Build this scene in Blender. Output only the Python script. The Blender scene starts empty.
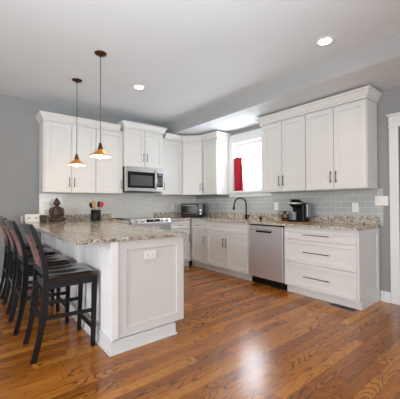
import bpy, bmesh, math, random
from mathutils import Vector, Matrix
random.seed(7)
S = bpy.context.scene
COL = S.collection
PI = math.pi

# ------------------------------------------------------------------ camera
cam = bpy.data.cameras.new('camera'); co = bpy.data.objects.new('camera', cam); COL.objects.link(co)
YAW, PITCH, ROLL, F = 0.6779, 0.0149, -0.0031, 288.72
fw = Vector((math.sin(YAW)*math.cos(PITCH), math.cos(YAW)*math.cos(PITCH), math.sin(PITCH)))
rt = Vector((math.cos(YAW), -math.sin(YAW), 0)); up = rt.cross(fw)
r2 = rt*math.cos(ROLL)+up*math.sin(ROLL); u2 = -rt*math.sin(ROLL)+up*math.cos(ROLL)
m3 = Matrix((r2, u2, -fw)).transposed()
co.matrix_world = Matrix.Translation((-3.9622, -5.0433, 1.1926)) @ m3.to_4x4()
cam.sensor_width = 36; cam.sensor_fit = 'HORIZONTAL'; cam.lens = F/400*36
cam.clip_start = .05; cam.clip_end = 100
S.camera = co

# ------------------------------------------------------------------ world, lights, exposure
S.view_settings.view_transform = 'Standard'; S.view_settings.look = 'None'
S.view_settings.gamma = 1; S.view_settings.use_curve_mapping = False
S.view_settings.exposure = -0.1
W = bpy.data.worlds.new('world'); S.world = W; W.use_nodes = True
bg = W.node_tree.nodes['Background']; bg.inputs[0].default_value = (.84, .91, 1, 1); bg.inputs[1].default_value = 18.0

def area(name, loc, direction, sx, sy, power, color):
    l = bpy.data.lights.new(name, 'AREA'); l.shape = 'RECTANGLE'; l.size = sx; l.size_y = sy
    l.energy = power; l.color = color
    o = bpy.data.objects.new(name, l); COL.objects.link(o); o.location = loc
    o.rotation_euler = Vector(direction).to_track_quat('-Z', 'Y').to_euler()
    return o
# area lamps stand in for daylight at unseen windows behind and left of camera
area('daylight_left', (-7.35, -3.6, 1.45), (1, 0, 0), 2.4, 1.7, 150, (.93, .965, 1))
area('daylight_left', (-7.35, -6.8, 1.45), (1, 0, 0), 1.8, 1.7, 80, (.93, .965, 1))
area('daylight_front', (-4.9, -8.85, 1.45), (0, 1, 0), 2.6, 1.7, 80, (.93, .965, 1))
area('daylight_front', (-1.7, -8.85, 1.45), (0, 1, 0), 2.0, 1.7, 55, (.93, .965, 1))
# the photographer's flash, bounced off the ceiling in front of the camera
fl = bpy.data.lights.new('bounce_flash', 'SPOT'); fl.energy = 330; fl.color = (.86, .94, 1); fl.spot_size = 1.6; fl.spot_blend = 1; fl.shadow_soft_size = .15
fo = bpy.data.objects.new('bounce_flash', fl); COL.objects.link(fo); fo.location = (-4.0, -5.15, 1.35)
fo.rotation_euler = Vector((1.05, 1.9, 1.65)).to_track_quat('-Z', 'Y').to_euler()

# ------------------------------------------------------------------ materials
def newmat(name):
    m = bpy.data.materials.new(name); m.use_nodes = True
    return m, m.node_tree.nodes, m.node_tree.links, m.node_tree.nodes['Principled BSDF']
def lin(c): return tuple(((x/255)/12.92 if x/255 <= .04045 else ((x/255+.055)/1.055)**2.4) for x in c)+(1,)
def mat(name, rgb, rough=.5, metal=0, noise=.04, nscale=8, spec=.5, bump=0, coat=0):
    m, n, l, b = newmat(name)
    c = lin(rgb)
    b.inputs['Roughness'].default_value = rough; b.inputs['Metallic'].default_value = metal
    b.inputs['Specular IOR Level'].default_value = spec; b.inputs['Coat Weight'].default_value = coat
    tc = n.new('ShaderNodeTexCoord'); nz = n.new('ShaderNodeTexNoise'); nz.inputs['Scale'].default_value = nscale; nz.inputs['Detail'].default_value = 3
    l.new(tc.outputs['Object'], nz.inputs['Vector'])
    r = n.new('ShaderNodeValToRGB'); l.new(nz.outputs['Fac'], r.inputs[0])
    r.color_ramp.elements[0].color = tuple(x*(1-noise) for x in c[:3])+(1,); r.color_ramp.elements[1].color = tuple(min(1, x*(1+noise)) for x in c[:3])+(1,)
    r.color_ramp.elements[0].position = .35; r.color_ramp.elements[1].position = .65
    l.new(r.outputs[0], b.inputs['Base Color'])
    if bump:
        bp = n.new('ShaderNodeBump'); bp.inputs['Strength'].default_value = bump; bp.inputs['Distance'].default_value = .01
        l.new(nz.outputs['Fac'], bp.inputs['Height']); l.new(bp.outputs[0], b.inputs['Normal'])
    return m
def emis(name, rgb, st):
    m, n, l, b = newmat(name); c = lin(rgb)
    b.inputs['Base Color'].default_value = c; b.inputs['Emission Color'].default_value = c; b.inputs['Emission Strength'].default_value = st
    return m
def math_node(n, l, op, a, b=None, c=None):
    q = n.new('ShaderNodeMath'); q.operation = op
    for i, v in enumerate((a, b, c)):
        if v is None: continue
        if isinstance(v, (int, float)): q.inputs[i].default_value = v
        else: l.new(v, q.inputs[i])
    return q.outputs[0]

def floor_mat():
    m, n, l, b = newmat('oak_floor')
    tc = n.new('ShaderNodeTexCoord'); sx = n.new('ShaderNodeSeparateXYZ'); l.new(tc.outputs['Object'], sx.inputs[0])
    M = lambda *a: math_node(n, l, *a)
    bw = .083
    v = M('DIVIDE', sx.outputs[1], bw); row = M('FLOOR', v); fy = M('FRACT', v)
    w1 = n.new('ShaderNodeTexWhiteNoise'); w1.noise_dimensions = '1D'; l.new(row, w1.inputs['W'])
    u = M('ADD', M('DIVIDE', sx.outputs[0], 1.15), M('MULTIPLY', w1.outputs['Value'], 7.3)); colm = M('FLOOR', u); fx = M('FRACT', u)
    cb = n.new('ShaderNodeCombineXYZ'); l.new(row, cb.inputs[0]); l.new(colm, cb.inputs[1])
    w2 = n.new('ShaderNodeTexWhiteNoise'); w2.noise_dimensions = '2D'; l.new(cb.outputs[0], w2.inputs['Vector']); rnd = w2.outputs['Value']
    # grain coordinates, a different slice for every board
    gv = n.new('ShaderNodeCombineXYZ')
    l.new(M('MULTIPLY', sx.outputs[0], 1.25), gv.inputs[0]); l.new(M('MULTIPLY', sx.outputs[1], 7.5), gv.inputs[1]); l.new(M('MULTIPLY', rnd, 60), gv.inputs[2])
    nz = n.new('ShaderNodeTexNoise'); nz.inputs['Scale'].default_value = 1; nz.inputs['Detail'].default_value = 1.5; nz.inputs['Roughness'].default_value = .45
    l.new(gv.outputs[0], nz.inputs['Vector'])
    ring = M('FRACT', M('MULTIPLY', nz.outputs['Fac'], 20))
    tri = M('ABSOLUTE', M('SUBTRACT', ring, .5))             # 0..0.5
    rr = n.new('ShaderNodeValToRGB'); l.new(tri, rr.inputs[0])
    rr.color_ramp.elements[0].position = .0; rr.color_ramp.elements[0].color = (1, 1, 1, 1)
    rr.color_ramp.elements[1].position = .2; rr.color_ramp.elements[1].color = (0, 0, 0, 1)
    # fine pores
    gv2 = n.new('ShaderNodeCombineXYZ'); l.new(M('MULTIPLY', sx.outputs[0], 14), gv2.inputs[0]); l.new(M('MULTIPLY', sx.outputs[1], 160), gv2.inputs[1]); l.new(rnd, gv2.inputs[2])
    nf = n.new('ShaderNodeTexNoise'); nf.inputs['Scale'].default_value = 1; nf.inputs['Detail'].default_value = 2; l.new(gv2.outputs[0], nf.inputs['Vector'])
    # patchiness: only parts of boards carry strong figure
    np_ = n.new('ShaderNodeTexNoise'); np_.inputs['Scale'].default_value = .7; l.new(gv.outputs[0], np_.inputs['Vector'])
    patch = n.new('ShaderNodeMapRange'); l.new(np_.outputs['Fac'], patch.inputs[0]); patch.inputs[1].default_value = .40; patch.inputs[2].default_value = .56
    base = n.new('ShaderNodeValToRGB'); l.new(rnd, base.inputs[0])
    e = base.color_ramp.elements
    e[0].position = 0; e[0].color = lin((136, 78, 24)); e[1].position = 1; e[1].color = lin((188, 120, 48))
    x = base.color_ramp.elements.new(.4); x.color = lin((156, 92, 29)); x = base.color_ramp.elements.new(.7); x.color = lin((171, 105, 36))
    mix1 = n.new('ShaderNodeMix'); mix1.data_type = 'RGBA'; l.new(base.outputs[0], mix1.inputs[6]); mix1.inputs[7].default_value = lin((44, 20, 6))
    l.new(M('MULTIPLY', M('MULTIPLY', rr.outputs[0], patch.outputs[0]), .88), mix1.inputs[0])
    mix2 = n.new('ShaderNodeMix'); mix2.data_type = 'RGBA'; l.new(mix1.outputs[2], mix2.inputs[6]); mix2.inputs[7].default_value = lin((100, 52, 13))
    pf = n.new('ShaderNodeMapRange'); l.new(nf.outputs['Fac'], pf.inputs[0]); pf.inputs[1].default_value = .5; pf.inputs[2].default_value = .75; pf.inputs[4].default_value = .8
    l.new(pf.outputs[0], mix2.inputs[0])
    # board joints
    ey = M('MINIMUM', fy, M('SUBTRACT', 1, fy)); ex = M('MINIMUM', fx, M('SUBTRACT', 1, fx))
    gap = M('MAXIMUM', M('LESS_THAN', ey, .018), M('LESS_THAN', ex, .0016))
    mix3 = n.new('ShaderNodeMix'); mix3.data_type = 'RGBA'; l.new(mix2.outputs[2], mix3.inputs[6]); mix3.inputs[7].default_value = lin((60, 34, 18))
    l.new(M('MULTIPLY', gap, .7), mix3.inputs[0]); l.new(mix3.outputs[2], b.inputs['Base Color'])
    b.inputs['Roughness'].default_value = .23; b.inputs['Coat Weight'].default_value = .25; b.inputs['Coat Roughness'].default_value = .22; b.inputs['Specular IOR Level'].default_value = .42
    bp = n.new('ShaderNodeBump'); bp.inputs['Strength'].default_value = .07; bp.inputs['Distance'].default_value = .003
    l.new(M('SUBTRACT', M('MULTIPLY', M('MULTIPLY', rr.outputs[0], patch.outputs[0]), -.5), M('MULTIPLY', gap, 1.0)), bp.inputs['Height'])
    l.new(bp.outputs[0], b.inputs['Normal'])
    return m

def granite_mat():
    m, n, l, b = newmat('granite')
    tc = n.new('ShaderNodeTexCoord')
    def nz(s, d, r=.6):
        q = n.new('ShaderNodeTexNoise'); q.inputs['Scale'].default_value = s; q.inputs['Detail'].default_value = d; q.inputs['Roughness'].default_value = r
        l.new(tc.outputs['Object'], q.inputs['Vector']); return q.outputs['Fac']
    r1 = n.new('ShaderNodeValToRGB'); l.new(nz(21, 5, .72), r1.inputs[0])
    e = r1.color_ramp.elements; e[0].position = .36; e[0].color = lin((146, 130, 112)); e[1].position = .66; e[1].color = lin((222, 218, 210))
    x = e.new(.47); x.color = lin((184, 171, 153)); x = e.new(.56); x.color = lin((200, 194, 184))
    r2_ = n.new('ShaderNodeValToRGB'); l.new(nz(92, 4, .7), r2_.inputs[0])
    r2_.color_ramp.elements[0].position = .555; r2_.color_ramp.elements[0].color = (0, 0, 0, 1); r2_.color_ramp.elements[1].position = .62; r2_.color_ramp.elements[1].color = (1, 1, 1, 1)
    mx = n.new('ShaderNodeMix'); mx.data_type = 'RGBA'; l.new(r2_.outputs[0], mx.inputs[0]); l.new(r1.outputs[0], mx.inputs[6]); mx.inputs[7].default_value = lin((98, 90, 82))
    vo = n.new('ShaderNodeTexVoronoi'); vo.inputs['Scale'].default_value = 95; l.new(tc.outputs['Object'], vo.inputs['Vector'])
    sp = n.new('ShaderNodeSeparateColor'); l.new(vo.outputs['Color'], sp.inputs[0])
    th = math_node(n, l, 'GREATER_THAN', sp.outputs[0], .86)
    mx2 = n.new('ShaderNodeMix'); mx2.data_type = 'RGBA'; l.new(math_node(n, l, 'MULTIPLY', th, .8), mx2.inputs[0]); l.new(mx.outputs[2], mx2.inputs[6]); mx2.inputs[7].default_value = lin((50, 44, 42))
    l.new(mx2.outputs[2], b.inputs['Base Color']); b.inputs['Roughness'].default_value = .14
    return m

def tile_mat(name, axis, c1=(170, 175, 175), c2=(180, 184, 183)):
    m, n, l, b = newmat(name)
    tc = n.new('ShaderNodeTexCoord'); sx = n.new('ShaderNodeSeparateXYZ'); l.new(tc.outputs['Object'], sx.inputs[0])
    cb = n.new('ShaderNodeCombineXYZ'); l.new(sx.outputs[axis], cb.inputs[0]); l.new(sx.outputs[2], cb.inputs[1])
    br = n.new('ShaderNodeTexBrick'); l.new(cb.outputs[0], br.inputs['Vector'])
    br.inputs['Scale'].default_value = 1; br.inputs['Brick Width'].default_value = .152; br.inputs['Row Height'].default_value = .076
    br.inputs['Mortar Size'].default_value = .003; br.inputs['Mortar Smooth'].default_value = .3
    br.inputs['Color1'].default_value = lin(c1); br.inputs['Color2'].default_value = lin(c2); br.inputs['Mortar'].default_value = lin((214, 214, 210))
    l.new(br.outputs['Color'], b.inputs['Base Color']); b.inputs['Roughness'].default_value = .1; b.inputs['Coat Weight'].default_value = .4
    bp = n.new('ShaderNodeBump'); bp.inputs['Strength'].default_value = .5; bp.inputs['Distance'].default_value = .002; bp.invert = True
    l.new(br.outputs['Fac'], bp.inputs['Height'])
    nz = n.new('ShaderNodeTexNoise'); nz.inputs['Scale'].default_value = 9; l.new(tc.outputs['Object'], nz.inputs['Vector'])
    bp2 = n.new('ShaderNodeBump'); bp2.inputs['Strength'].default_value = .5; bp2.inputs['Distance'].default_value = .01
    l.new(nz.outputs['Fac'], bp2.inputs['Height']); l.new(bp.outputs[0], bp2.inputs['Normal']); l.new(bp2.outputs[0], b.inputs['Normal'])
    return m

def glass_mat():
    m, n, l, b = newmat('window_glass'); n.remove(b)
    t = n.new('ShaderNodeBsdfTransparent'); g = n.new('ShaderNodeBsdfGlossy'); g.inputs['Roughness'].default_value = .02
    mx = n.new('ShaderNodeMixShader'); mx.inputs[0].default_value = .06
    l.new(t.outputs[0], mx.inputs[1]); l.new(g.outputs[0], mx.inputs[2]); l.new(mx.outputs[0], n['Material Output'].inputs[0])
    return m
def steel_mat(name='brushed_steel', rgb=(188, 187, 186), axis=2):
    m, n, l, b = newmat(name)
    tc = n.new('ShaderNodeTexCoord'); mp = n.new('ShaderNodeMapping'); l.new(tc.outputs['Object'], mp.inputs[0])
    sc = [3, 3, 3]; sc[axis] = 220; mp.inputs['Scale'].default_value = sc
    nz = n.new('ShaderNodeTexNoise'); nz.inputs['Scale'].default_value = 1; nz.inputs['Detail'].default_value = 2; l.new(mp.outputs[0], nz.inputs['Vector'])
    r = n.new('ShaderNodeMapRange'); l.new(nz.outputs['Fac'], r.inputs[0]); r.inputs[3].default_value = .24; r.inputs[4].default_value = .38
    l.new(r.outputs[0], b.inputs['Roughness']); b.inputs['Metallic'].default_value = .82; b.inputs['Base Color'].default_value = lin(rgb)
    return m
def fabric_mat(name, rgb, stripe):
    m, n, l, b = newmat(name)
    tc = n.new('ShaderNodeTexCoord'); w = n.new('ShaderNodeTexWave'); w.inputs['Scale'].default_value = 9; w.bands_direction = 'Y'; w.inputs['Distortion'].default_value = .3
    l.new(tc.outputs['Object'], w.inputs['Vector']); r = n.new('ShaderNodeValToRGB'); l.new(w.outputs['Fac'], r.inputs[0])
    r.color_ramp.elements[0].color = lin(stripe); r.color_ramp.elements[0].position = .02; r.color_ramp.elements[1].color = lin(rgb); r.color_ramp.elements[1].position = .12
    l.new(r.outputs[0], b.inputs['Base Color']); b.inputs['Roughness'].default_value = .9
    return m

OAK = floor_mat(); GRAN = granite_mat()
WALL = mat('wall_paint', (144, 145, 145), .85, noise=.015, nscale=3)
CEIL = mat('ceiling_paint', (216, 222, 225), .95, noise=.01, nscale=2)
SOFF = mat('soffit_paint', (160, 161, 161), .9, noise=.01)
WHITE = mat('cabinet_paint', (212, 211, 208), .38, noise=.008, nscale=4)
TRIM = mat('trim_paint', (216, 217, 217), .4, noise=.01)
BEAD = mat('beadboard_paint', (234, 235, 236), .45, noise=.01)
BRONZE = mat('dark_bronze', (78, 62, 56), .35, .7, noise=.15, nscale=40)
BLACKM = mat('black_metal', (30, 30, 33), .35, .6, noise=.1)
STEEL = steel_mat(); STEELD = steel_mat('dishwasher_steel', (226, 226, 230), 2)
BLACKP = mat('black_plastic', (11, 11, 13), .42, noise=.1, spec=.3)
GLOSSB = mat('black_glass', (12, 13, 16), .1, noise=.05, spec=.3)
GREYG = mat('grey_mesh_glass', (66, 68, 70), .3, noise=.15, nscale=300)
STOOL = mat('black_stool_paint', (8, 8, 12), .3, noise=.15, nscale=14, spec=.35)
STOOLW = mat('worn_black_paint', (16, 16, 18), .2, noise=.25, nscale=25, spec=.7, coat=.5)
SLATM = mat('slat_reflection_tint', (124, 96, 90), .3, noise=.3, nscale=30)  # black slats; reddish reflections of floor and wall put into the colour
COPPER = mat('antique_copper', (214, 146, 72), .4, .6, noise=.15, nscale=25)
COPPERD = mat('dark_copper', (84, 54, 32), .4, .8, noise=.2, nscale=25)
PLATE = mat('outlet_plastic', (232, 230, 224), .4, noise=.01)
GREYD = mat('grey_mark', (168, 168, 166), .6)
SLOT = mat('outlet_slot', (120, 118, 112), .6)
STATUE = mat('bronze_statue', (74, 54, 48), .45, .35, noise=.35, nscale=30, bump=.3)
WOODL = mat('pale_wood', (196, 148, 92), .55, noise=.15, nscale=20)
WOODD = mat('dark_wood', (64, 44, 34), .5, noise=.25, nscale=30)
TRAYW = mat('tray_wood', (170, 128, 84), .5, noise=.2, nscale=20)
REDP = mat('red_silicone', (178, 24, 34), .4, noise=.05)
REDF = fabric_mat('red_curtain', (176, 24, 46), (80, 12, 34))
GLASS = glass_mat(); BLOCKER = mat('blocker_white', (220, 220, 216), .9)
CLEAR = mat('smoky_plastic', (120, 124, 130), .15, noise=.1)
LABEL = mat('dull_label', (128, 112, 100), .6, noise=.2, nscale=60)
POD1 = mat('brown_pod', (110, 60, 30), .4, noise=.2); POD2 = mat('orange_pod', (176, 106, 52), .4, noise=.2); POD3 = mat('white_pod', (200, 190, 180), .4)
DOORG = mat('door_paint', (110, 110, 110), .5)
LAMP = emis('lamp_lens', (255, 238, 214), 9); BULB = emis('bulb_glow', (255, 226, 180), 18)
LED = emis('clock_digits', (110, 150, 190), .3); REDL = emis('red_light', (200, 30, 30), .7)
TILEA = tile_mat('glass_tile_back_lit', 0, (204, 203, 197), (211, 210, 204)); TILEB = tile_mat('glass_tile_right', 1)  # same tile twice; back one paler, the light on that wall painted in

# ------------------------------------------------------------------ mesh helpers
class MB:
    def __init__(s): s.bm = bmesh.new()
    def box(s, x0, x1, y0, y1, z0, z1, bev=0, M=None):
        b = bmesh.new(); bmesh.ops.create_cube(b, size=1)
        for v in b.verts: v.co = Vector((x0+(v.co.x+.5)*(x1-x0), y0+(v.co.y+.5)*(y1-y0), z0+(v.co.z+.5)*(z1-z0)))
        if bev: bmesh.ops.bevel(b, geom=b.edges[:], offset=bev, segments=2, affect='EDGES', profile=.5)
        return s.join(b, M)
    def join(s, b, M=None):
        if M is not None: bmesh.ops.transform(b, matrix=M, verts=b.verts)
        bmesh.ops.recalc_face_normals(b, faces=b.faces)
        me = bpy.data.meshes.new('t'); b.to_mesh(me); b.free(); s.bm.from_mesh(me); bpy.data.meshes.remove(me); return s
    def lathe(s, prof, seg=24, M=None, caps=True):
        b = bmesh.new(); rings = []
        for r, z in prof:
            rings.append([b.verts.new((r*math.cos(2*PI*i/seg), r*math.sin(2*PI*i/seg), z)) for i in range(seg)])
        for a, c in zip(rings, rings[1:]):
            for i in range(seg): b.faces.new((a[i], a[(i+1) % seg], c[(i+1) % seg], c[i]))
        if caps: b.faces.new(rings[0]); b.faces.new(rings[-1])
        for f in b.faces:
            if len(f.verts) == 4: f.smooth = True
        return s.join(b, M)
    def tube(s, pts, r, seg=10, M=None):
        b = bmesh.new(); pts = [Vector(p) for p in pts]; n = len(pts); rings = []
        rs = r if isinstance(r, (list, tuple)) else [r]*n
        t0 = (pts[1]-pts[0]).normalized(); a = t0.orthogonal().normalized()
        for i, p in enumerate(pts):
            t = ((pts[min(i+1, n-1)]-pts[max(i-1, 0)])).normalized()
            a = (a-t*a.dot(t)).normalized(); c = t.cross(a)
            rings.append([b.verts.new(p+(a*math.cos(2*PI*k/seg)+c*math.sin(2*PI*k/seg))*rs[i]) for k in range(seg)])
        for A, B in zip(rings, rings[1:]):
            for i in range(seg): b.faces.new((A[i], A[(i+1) % seg], B[(i+1) % seg], B[i])).smooth = True
        b.faces.new(rings[0]); b.faces.new(rings[-1])
        return s.join(b, M)
    def sweep(s, pts, w, t, axis=(0, 1, 0), M=None):
        """rectangular bar along pts; w along axis, t across it (t may be a list)"""
        b = bmesh.new(); pts = [Vector(p) for p in pts]; n = len(pts); ax = Vector(axis); rings = []
        ts = t if isinstance(t, (list, tuple)) else [t]*n
        for i, p in enumerate(pts):
            d = (pts[min(i+1, n-1)]-pts[max(i-1, 0)]).normalized(); nn = d.cross(ax).normalized()
            rings.append([b.verts.new(p+ax*w/2*a+nn*ts[i]/2*c) for a, c in ((1, 1), (-1, 1), (-1, -1), (1, -1))])
        for A, B in zip(rings, rings[1:]):
            for i in range(4): b.faces.new((A[i], A[(i+1) % 4], B[(i+1) % 4], B[i]))
        b.faces.new(rings[0]); b.faces.new(rings[-1])
        return s.join(b, M)
    def prism(s, poly, z0, z1, M=None, bev=0):
        b = bmesh.new(); lo = [b.verts.new((x, y, z0)) for x, y in poly]; hi = [b.verts.new((x, y, z1)) for x, y in poly]; n = len(poly)
        b.faces.new(lo); b.faces.new(hi)
        for i in range(n): b.faces.new((lo[i], lo[(i+1) % n], hi[(i+1) % n], hi[i]))
        if bev: bmesh.ops.bevel(b, geom=b.edges[:], offset=bev, segments=2, affect='EDGES', profile=.5)
        return s.join(b, M)
    def ell(s, c, r, M=None, seg=16):
        b = bmesh.new(); bmesh.ops.create_uvsphere(b, u_segments=seg, v_segments=seg//2+2, radius=1)
        for v in b.verts: v.co = Vector((c[0]+v.co.x*r[0], c[1]+v.co.y*r[1], c[2]+v.co.z*r[2]))
        for f in b.faces: f.smooth = True
        return s.join(b, M)
    def shaker(s, x0, x1, z0, z1, yf, t=.02, rail=.06, rec=.013, sl=.003, M=None):
        """recessed-panel front facing -y, its face at y = yf"""
        b = bmesh.new()
        def rect(a, y): return [b.verts.new((x, y, z)) for x, z in ((x0+a, z0+a), (x1-a, z0+a), (x1-a, z1-a), (x0+a, z1-a))]
        e = .0015
        bk = rect(0, yf+t); f0 = rect(0, yf+e); f1 = rect(e, yf); i0 = rect(rail, yf); i1 = rect(rail+sl, yf+rec)
        for A, B in ((bk, f0), (f0, f1), (f1, i0), (i0, i1)):
            for i in range(4): b.faces.new((A[i], A[(i+1) % 4], B[(i+1) % 4], B[i]))
        b.faces.new(i1); b.faces.new(bk)
        return s.join(b, M)
    def moulding(s, path, prof, closed=False, M=None):
        """prof: (offset outwards, z); path: xy points, outward = right of travel"""
        b = bmesh.new(); n = len(path); P = [Vector(p) for p in path]; rings = []
        for i, p in enumerate(P):
            d0 = (P[i]-P[i-1]).normalized() if i else (P[1]-P[0]).normalized()
            d1 = (P[i+1]-P[i]).normalized() if i < n-1 else d0
            n0 = Vector((d0.y, -d0.x)); n1 = Vector((d1.y, -d1.x)); nn = (n0+n1).normalized(); k = 1/max(.3, nn.dot(n0))
            rings.append([b.verts.new((p.x+nn.x*o*k, p.y+nn.y*o*k, z)) for o, z in prof])
        m = len(prof)
        for A, B in zip(rings, rings[1:]):
            for i in range(m): b.faces.new((A[i], A[(i+1) % m], B[(i+1) % m], B[i]))
        b.faces.new(rings[0]); b.faces.new(rings[-1])
        return s.join(b, M)
    def build(s, name, m, parent=None, label=None):
        me = bpy.data.meshes.new(name); s.bm.to_mesh(me); s.bm.free(); me.materials.append(m)
        o = bpy.data.objects.new(name, me); COL.objects.link(o)
        if parent: o.parent = parent
        if label: o['label'] = label
        return o

def tag(o, label, cat, group=None):
    o['label'] = label; o['category'] = cat
    if group: o['group'] = group
    return o
def thing(name, label, cat, loc=(0, 0, 0), rz=0, group=None):
    o = bpy.data.objects.new(name, None); COL.objects.link(o); o.location = loc; o.rotation_euler = (0, 0, rz); o.empty_display_size = .1
    return tag(o, label, cat, group)
def struct(o): o['kind'] = 'structure'; return o
def dup(root, loc, rz=None, label=None, group=None):
    def rec(o, par):
        c = o.copy(); COL.objects.link(c)
        if par: c.parent = par
        for ch in kids(o): rec(ch, c)
        return c
    def kids(o): return [q for q in list(COL.objects) if q.parent == o]
    r = rec(root, None); r.location = loc
    if rz is not None: r.rotation_euler = (0, 0, rz)
    if label: r['label'] = label
    if group: r['group'] = group
    return r
def T(x, y, z, rz=0, rx=0, ry=0): return Matrix.Translation((x, y, z)) @ Matrix.Rotation(rz, 4, 'Z') @ Matrix.Rotation(rx, 4, 'X') @ Matrix.Rotation(ry, 4, 'Y')

# ------------------------------------------------------------------ the room
CZ, SZ, SX = 2.787, 2.574, -.82
X0, Y0 = -7.5, -9.0
CT = .922                                       # worktop height
struct(MB().box(X0-.2, .2, Y0-.2, .2, -.1, 0).build('floor', OAK))
struct(MB().box(X0-.2, .2, Y0-.2, .2, CZ, CZ+.1).build('ceiling', CEIL))
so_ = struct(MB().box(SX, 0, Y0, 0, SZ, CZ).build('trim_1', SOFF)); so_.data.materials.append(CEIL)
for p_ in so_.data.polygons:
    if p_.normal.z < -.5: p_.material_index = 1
struct(MB().box(X0-.2, .2, 0, .16, 0, CZ).build('wall_back', WALL))
WY0, WY1, WZ0, WZ1 = -1.93, -1.14, 1.42, 2.34   # kitchen window opening
DY0, DY1, DZ = -4.70, -3.865, 2.09              # doorway
m = MB()
m.box(0, .16, WY1, 0, 0, CZ); m.box(0, .16, DY1, WY0, 0, CZ); m.box(0, .16, WY0, WY1, 0, WZ0); m.box(0, .16, WY0, WY1, WZ1, CZ)
m.box(0, .16, DY0, DY1, DZ, CZ); m.box(0, .16, Y0, DY0, 0, CZ)
struct(m.build('wall_right', WALL))
def wall_with_holes(name, a0, a1, holes, along_y, c0, c1):
    m = MB(); edges = [a0]+[v for h in holes for v in h]+[a1]
    def bx(p, q, z0, z1):
        if along_y: m.box(c0, c1, p, q, z0, z1)
        else: m.box(p, q, c0, c1, z0, z1)
    for i in range(0, len(edges), 2): bx(edges[i], edges[i+1], 0, CZ)
    for p, q in holes: bx(p, q, 0, .6); bx(p, q, 2.3, CZ)
    struct(m.build(name, WALL))
wall_with_holes('wall_left', Y0, 0, [(-7.7, -5.9), (-4.8, -2.4)], True, X0-.16, X0)
wall_with_holes('wall_front', X0, 0, [(-6.2, -3.6), (-2.7, -.7)], False, Y0-.16, Y0)
wn = 2
for (p, q, ay) in ((-7.7, -5.9, 1), (-4.8, -2.4, 1), (-6.2, -3.6, 0), (-2.7, -.7, 0)):
    m = MB(); c = (X0-.08) if ay else (Y0-.08)
    def bx(a, b_, z0, z1):
        if ay: m.box(c-.03, c+.03, a, b_, z0, z1)
        else: m.box(a, b_, c-.03, c+.03, z0, z1)
    bx(p, q, .6, .68); bx(p, q, 2.22, 2.3); bx(p, p+.07, .68, 2.22); bx(q-.07, q, .68, 2.22); mid = (p+q)/2; bx(mid-.03, mid+.03, .68, 2.22); bx(p+.07, q-.07, 1.42, 1.46)
    w = struct(m.build('window_%d' % wn, TRIM)); wn += 1
    m = MB(); c -= .05; bx(p-.02, q+.02, .58, 2.32); m.build('daylight_blocker', BLOCKER, w)  # unseen opaque sheet, added to keep world light out of this window

# kitchen window: casing, jambs, sash, glass
w = bpy.data.objects.new('window_1', None); COL.objects.link(w); struct(w)
m = MB(); c0, c1 = WY0-.115, WY1+.095
m.box(-.02, -.001, WY1-.004, c1, WZ0, WZ1); m.box(-.02, -.001, c0, WY0+.004, WZ0, WZ1)
m.box(-.024, -.001, c0, c1, WZ1-.004, 2.50, .003); m.build('window_casing', TRIM, w)
MB().box(-.045, .0, c0, c1, WZ0-.025, WZ0, .004).box(0, .10, WY0+.001, WY1-.001, WZ0-.001, WZ0+.006).build('window_sill', TRIM, w)
MB().box(-.02, -.001, c0, c1, 1.312, WZ0-.025, .002).build('window_apron', TRIM, w)
m = MB(); m.box(0, .158, WY1-.008, WY1-.001, WZ0, WZ1); m.box(0, .158, WY0+.001, WY0+.008, WZ0, WZ1); m.box(0, .158, WY0, WY1, WZ1-.008, WZ1-.001); m.build('window_jamb', TRIM, w)
m = MB(); fx0, fx1 = .085, .125
m.box(fx0, fx1, WY0+.008, WY0+.05, WZ0+.006, WZ1-.008); m.box(fx0, fx1, WY1-.05, WY1-.008, WZ0+.006, WZ1-.008)
m.box(fx0, fx1, WY0+.05, WY1-.05, WZ0+.006, WZ0+.05); m.box(fx0, fx1, WY0+.05, WY1-.05, WZ1-.06, WZ1-.008)
m.build('window_sash', TRIM, w)
MB().box(.10, .104, WY0+.05, WY1-.05, WZ0+.05, WZ1-.06).build('window_pane', GLASS, w)

# door casing and door on the right
t = bpy.data.objects.new('door_1', None); COL.objects.link(t); struct(t)
m = MB(); m.box(-.022, -.001, DY1-.004, DY1+.092, 0, 2.10, .003); m.box(-.022, -.001, DY0-.092, DY0+.004, 0, 2.10, .003)
m.box(-.022, -.001, DY0-.094, DY1+.094, 2.112, 2.235, .003)
m.build('door_casing', TRIM, t)
MB().box(-.030, -.001, DY0-.10, DY1+.10, 2.096, 2.114, .003).box(-.04, -.001, DY0-.112, DY1+.112, 2.235, 2.258, .004).build('door_head_trim', TRIM, t)
MB().shaker(0, DY1-DY0-.02, .01, .998, .0, .035, .11).shaker(0, DY1-DY0-.02, 1.0, DZ-.01, .0, .035, .11).build('door_panel', DOORG, t)
d = t.children[-1]; d.location = (.06, DY1-.01, 0); MB().box(.10, .12, DY0, DY1, 0, DZ).build('door_light_blocker', DOORG, t); d.rotation_euler = (0, 0, -PI/2)  # sheet behind the door is added to stop daylight in the gap
MB().lathe([(.012, 0), (.012, .03), (.026, .04), (.028, .06), (.015, .075)], 16, T(.06, 0, 0)@Matrix.Rotation(PI/2, 4, 'X')).build('door_knob', BRONZE, d); d.children[-1].location = (.0, 0, .95)
struct(MB().box(-.018, -.001, DY1+.094, -3.66, 0, .125, .003).box(-.03, -.001, DY1+.094, -3.66, 0, .02, .003).build('baseboard_right', TRIM))
struct(MB().box(-7.5, -3.07, -.018, -.001, 0, .125, .003).build('baseboard_back', TRIM))

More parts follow.
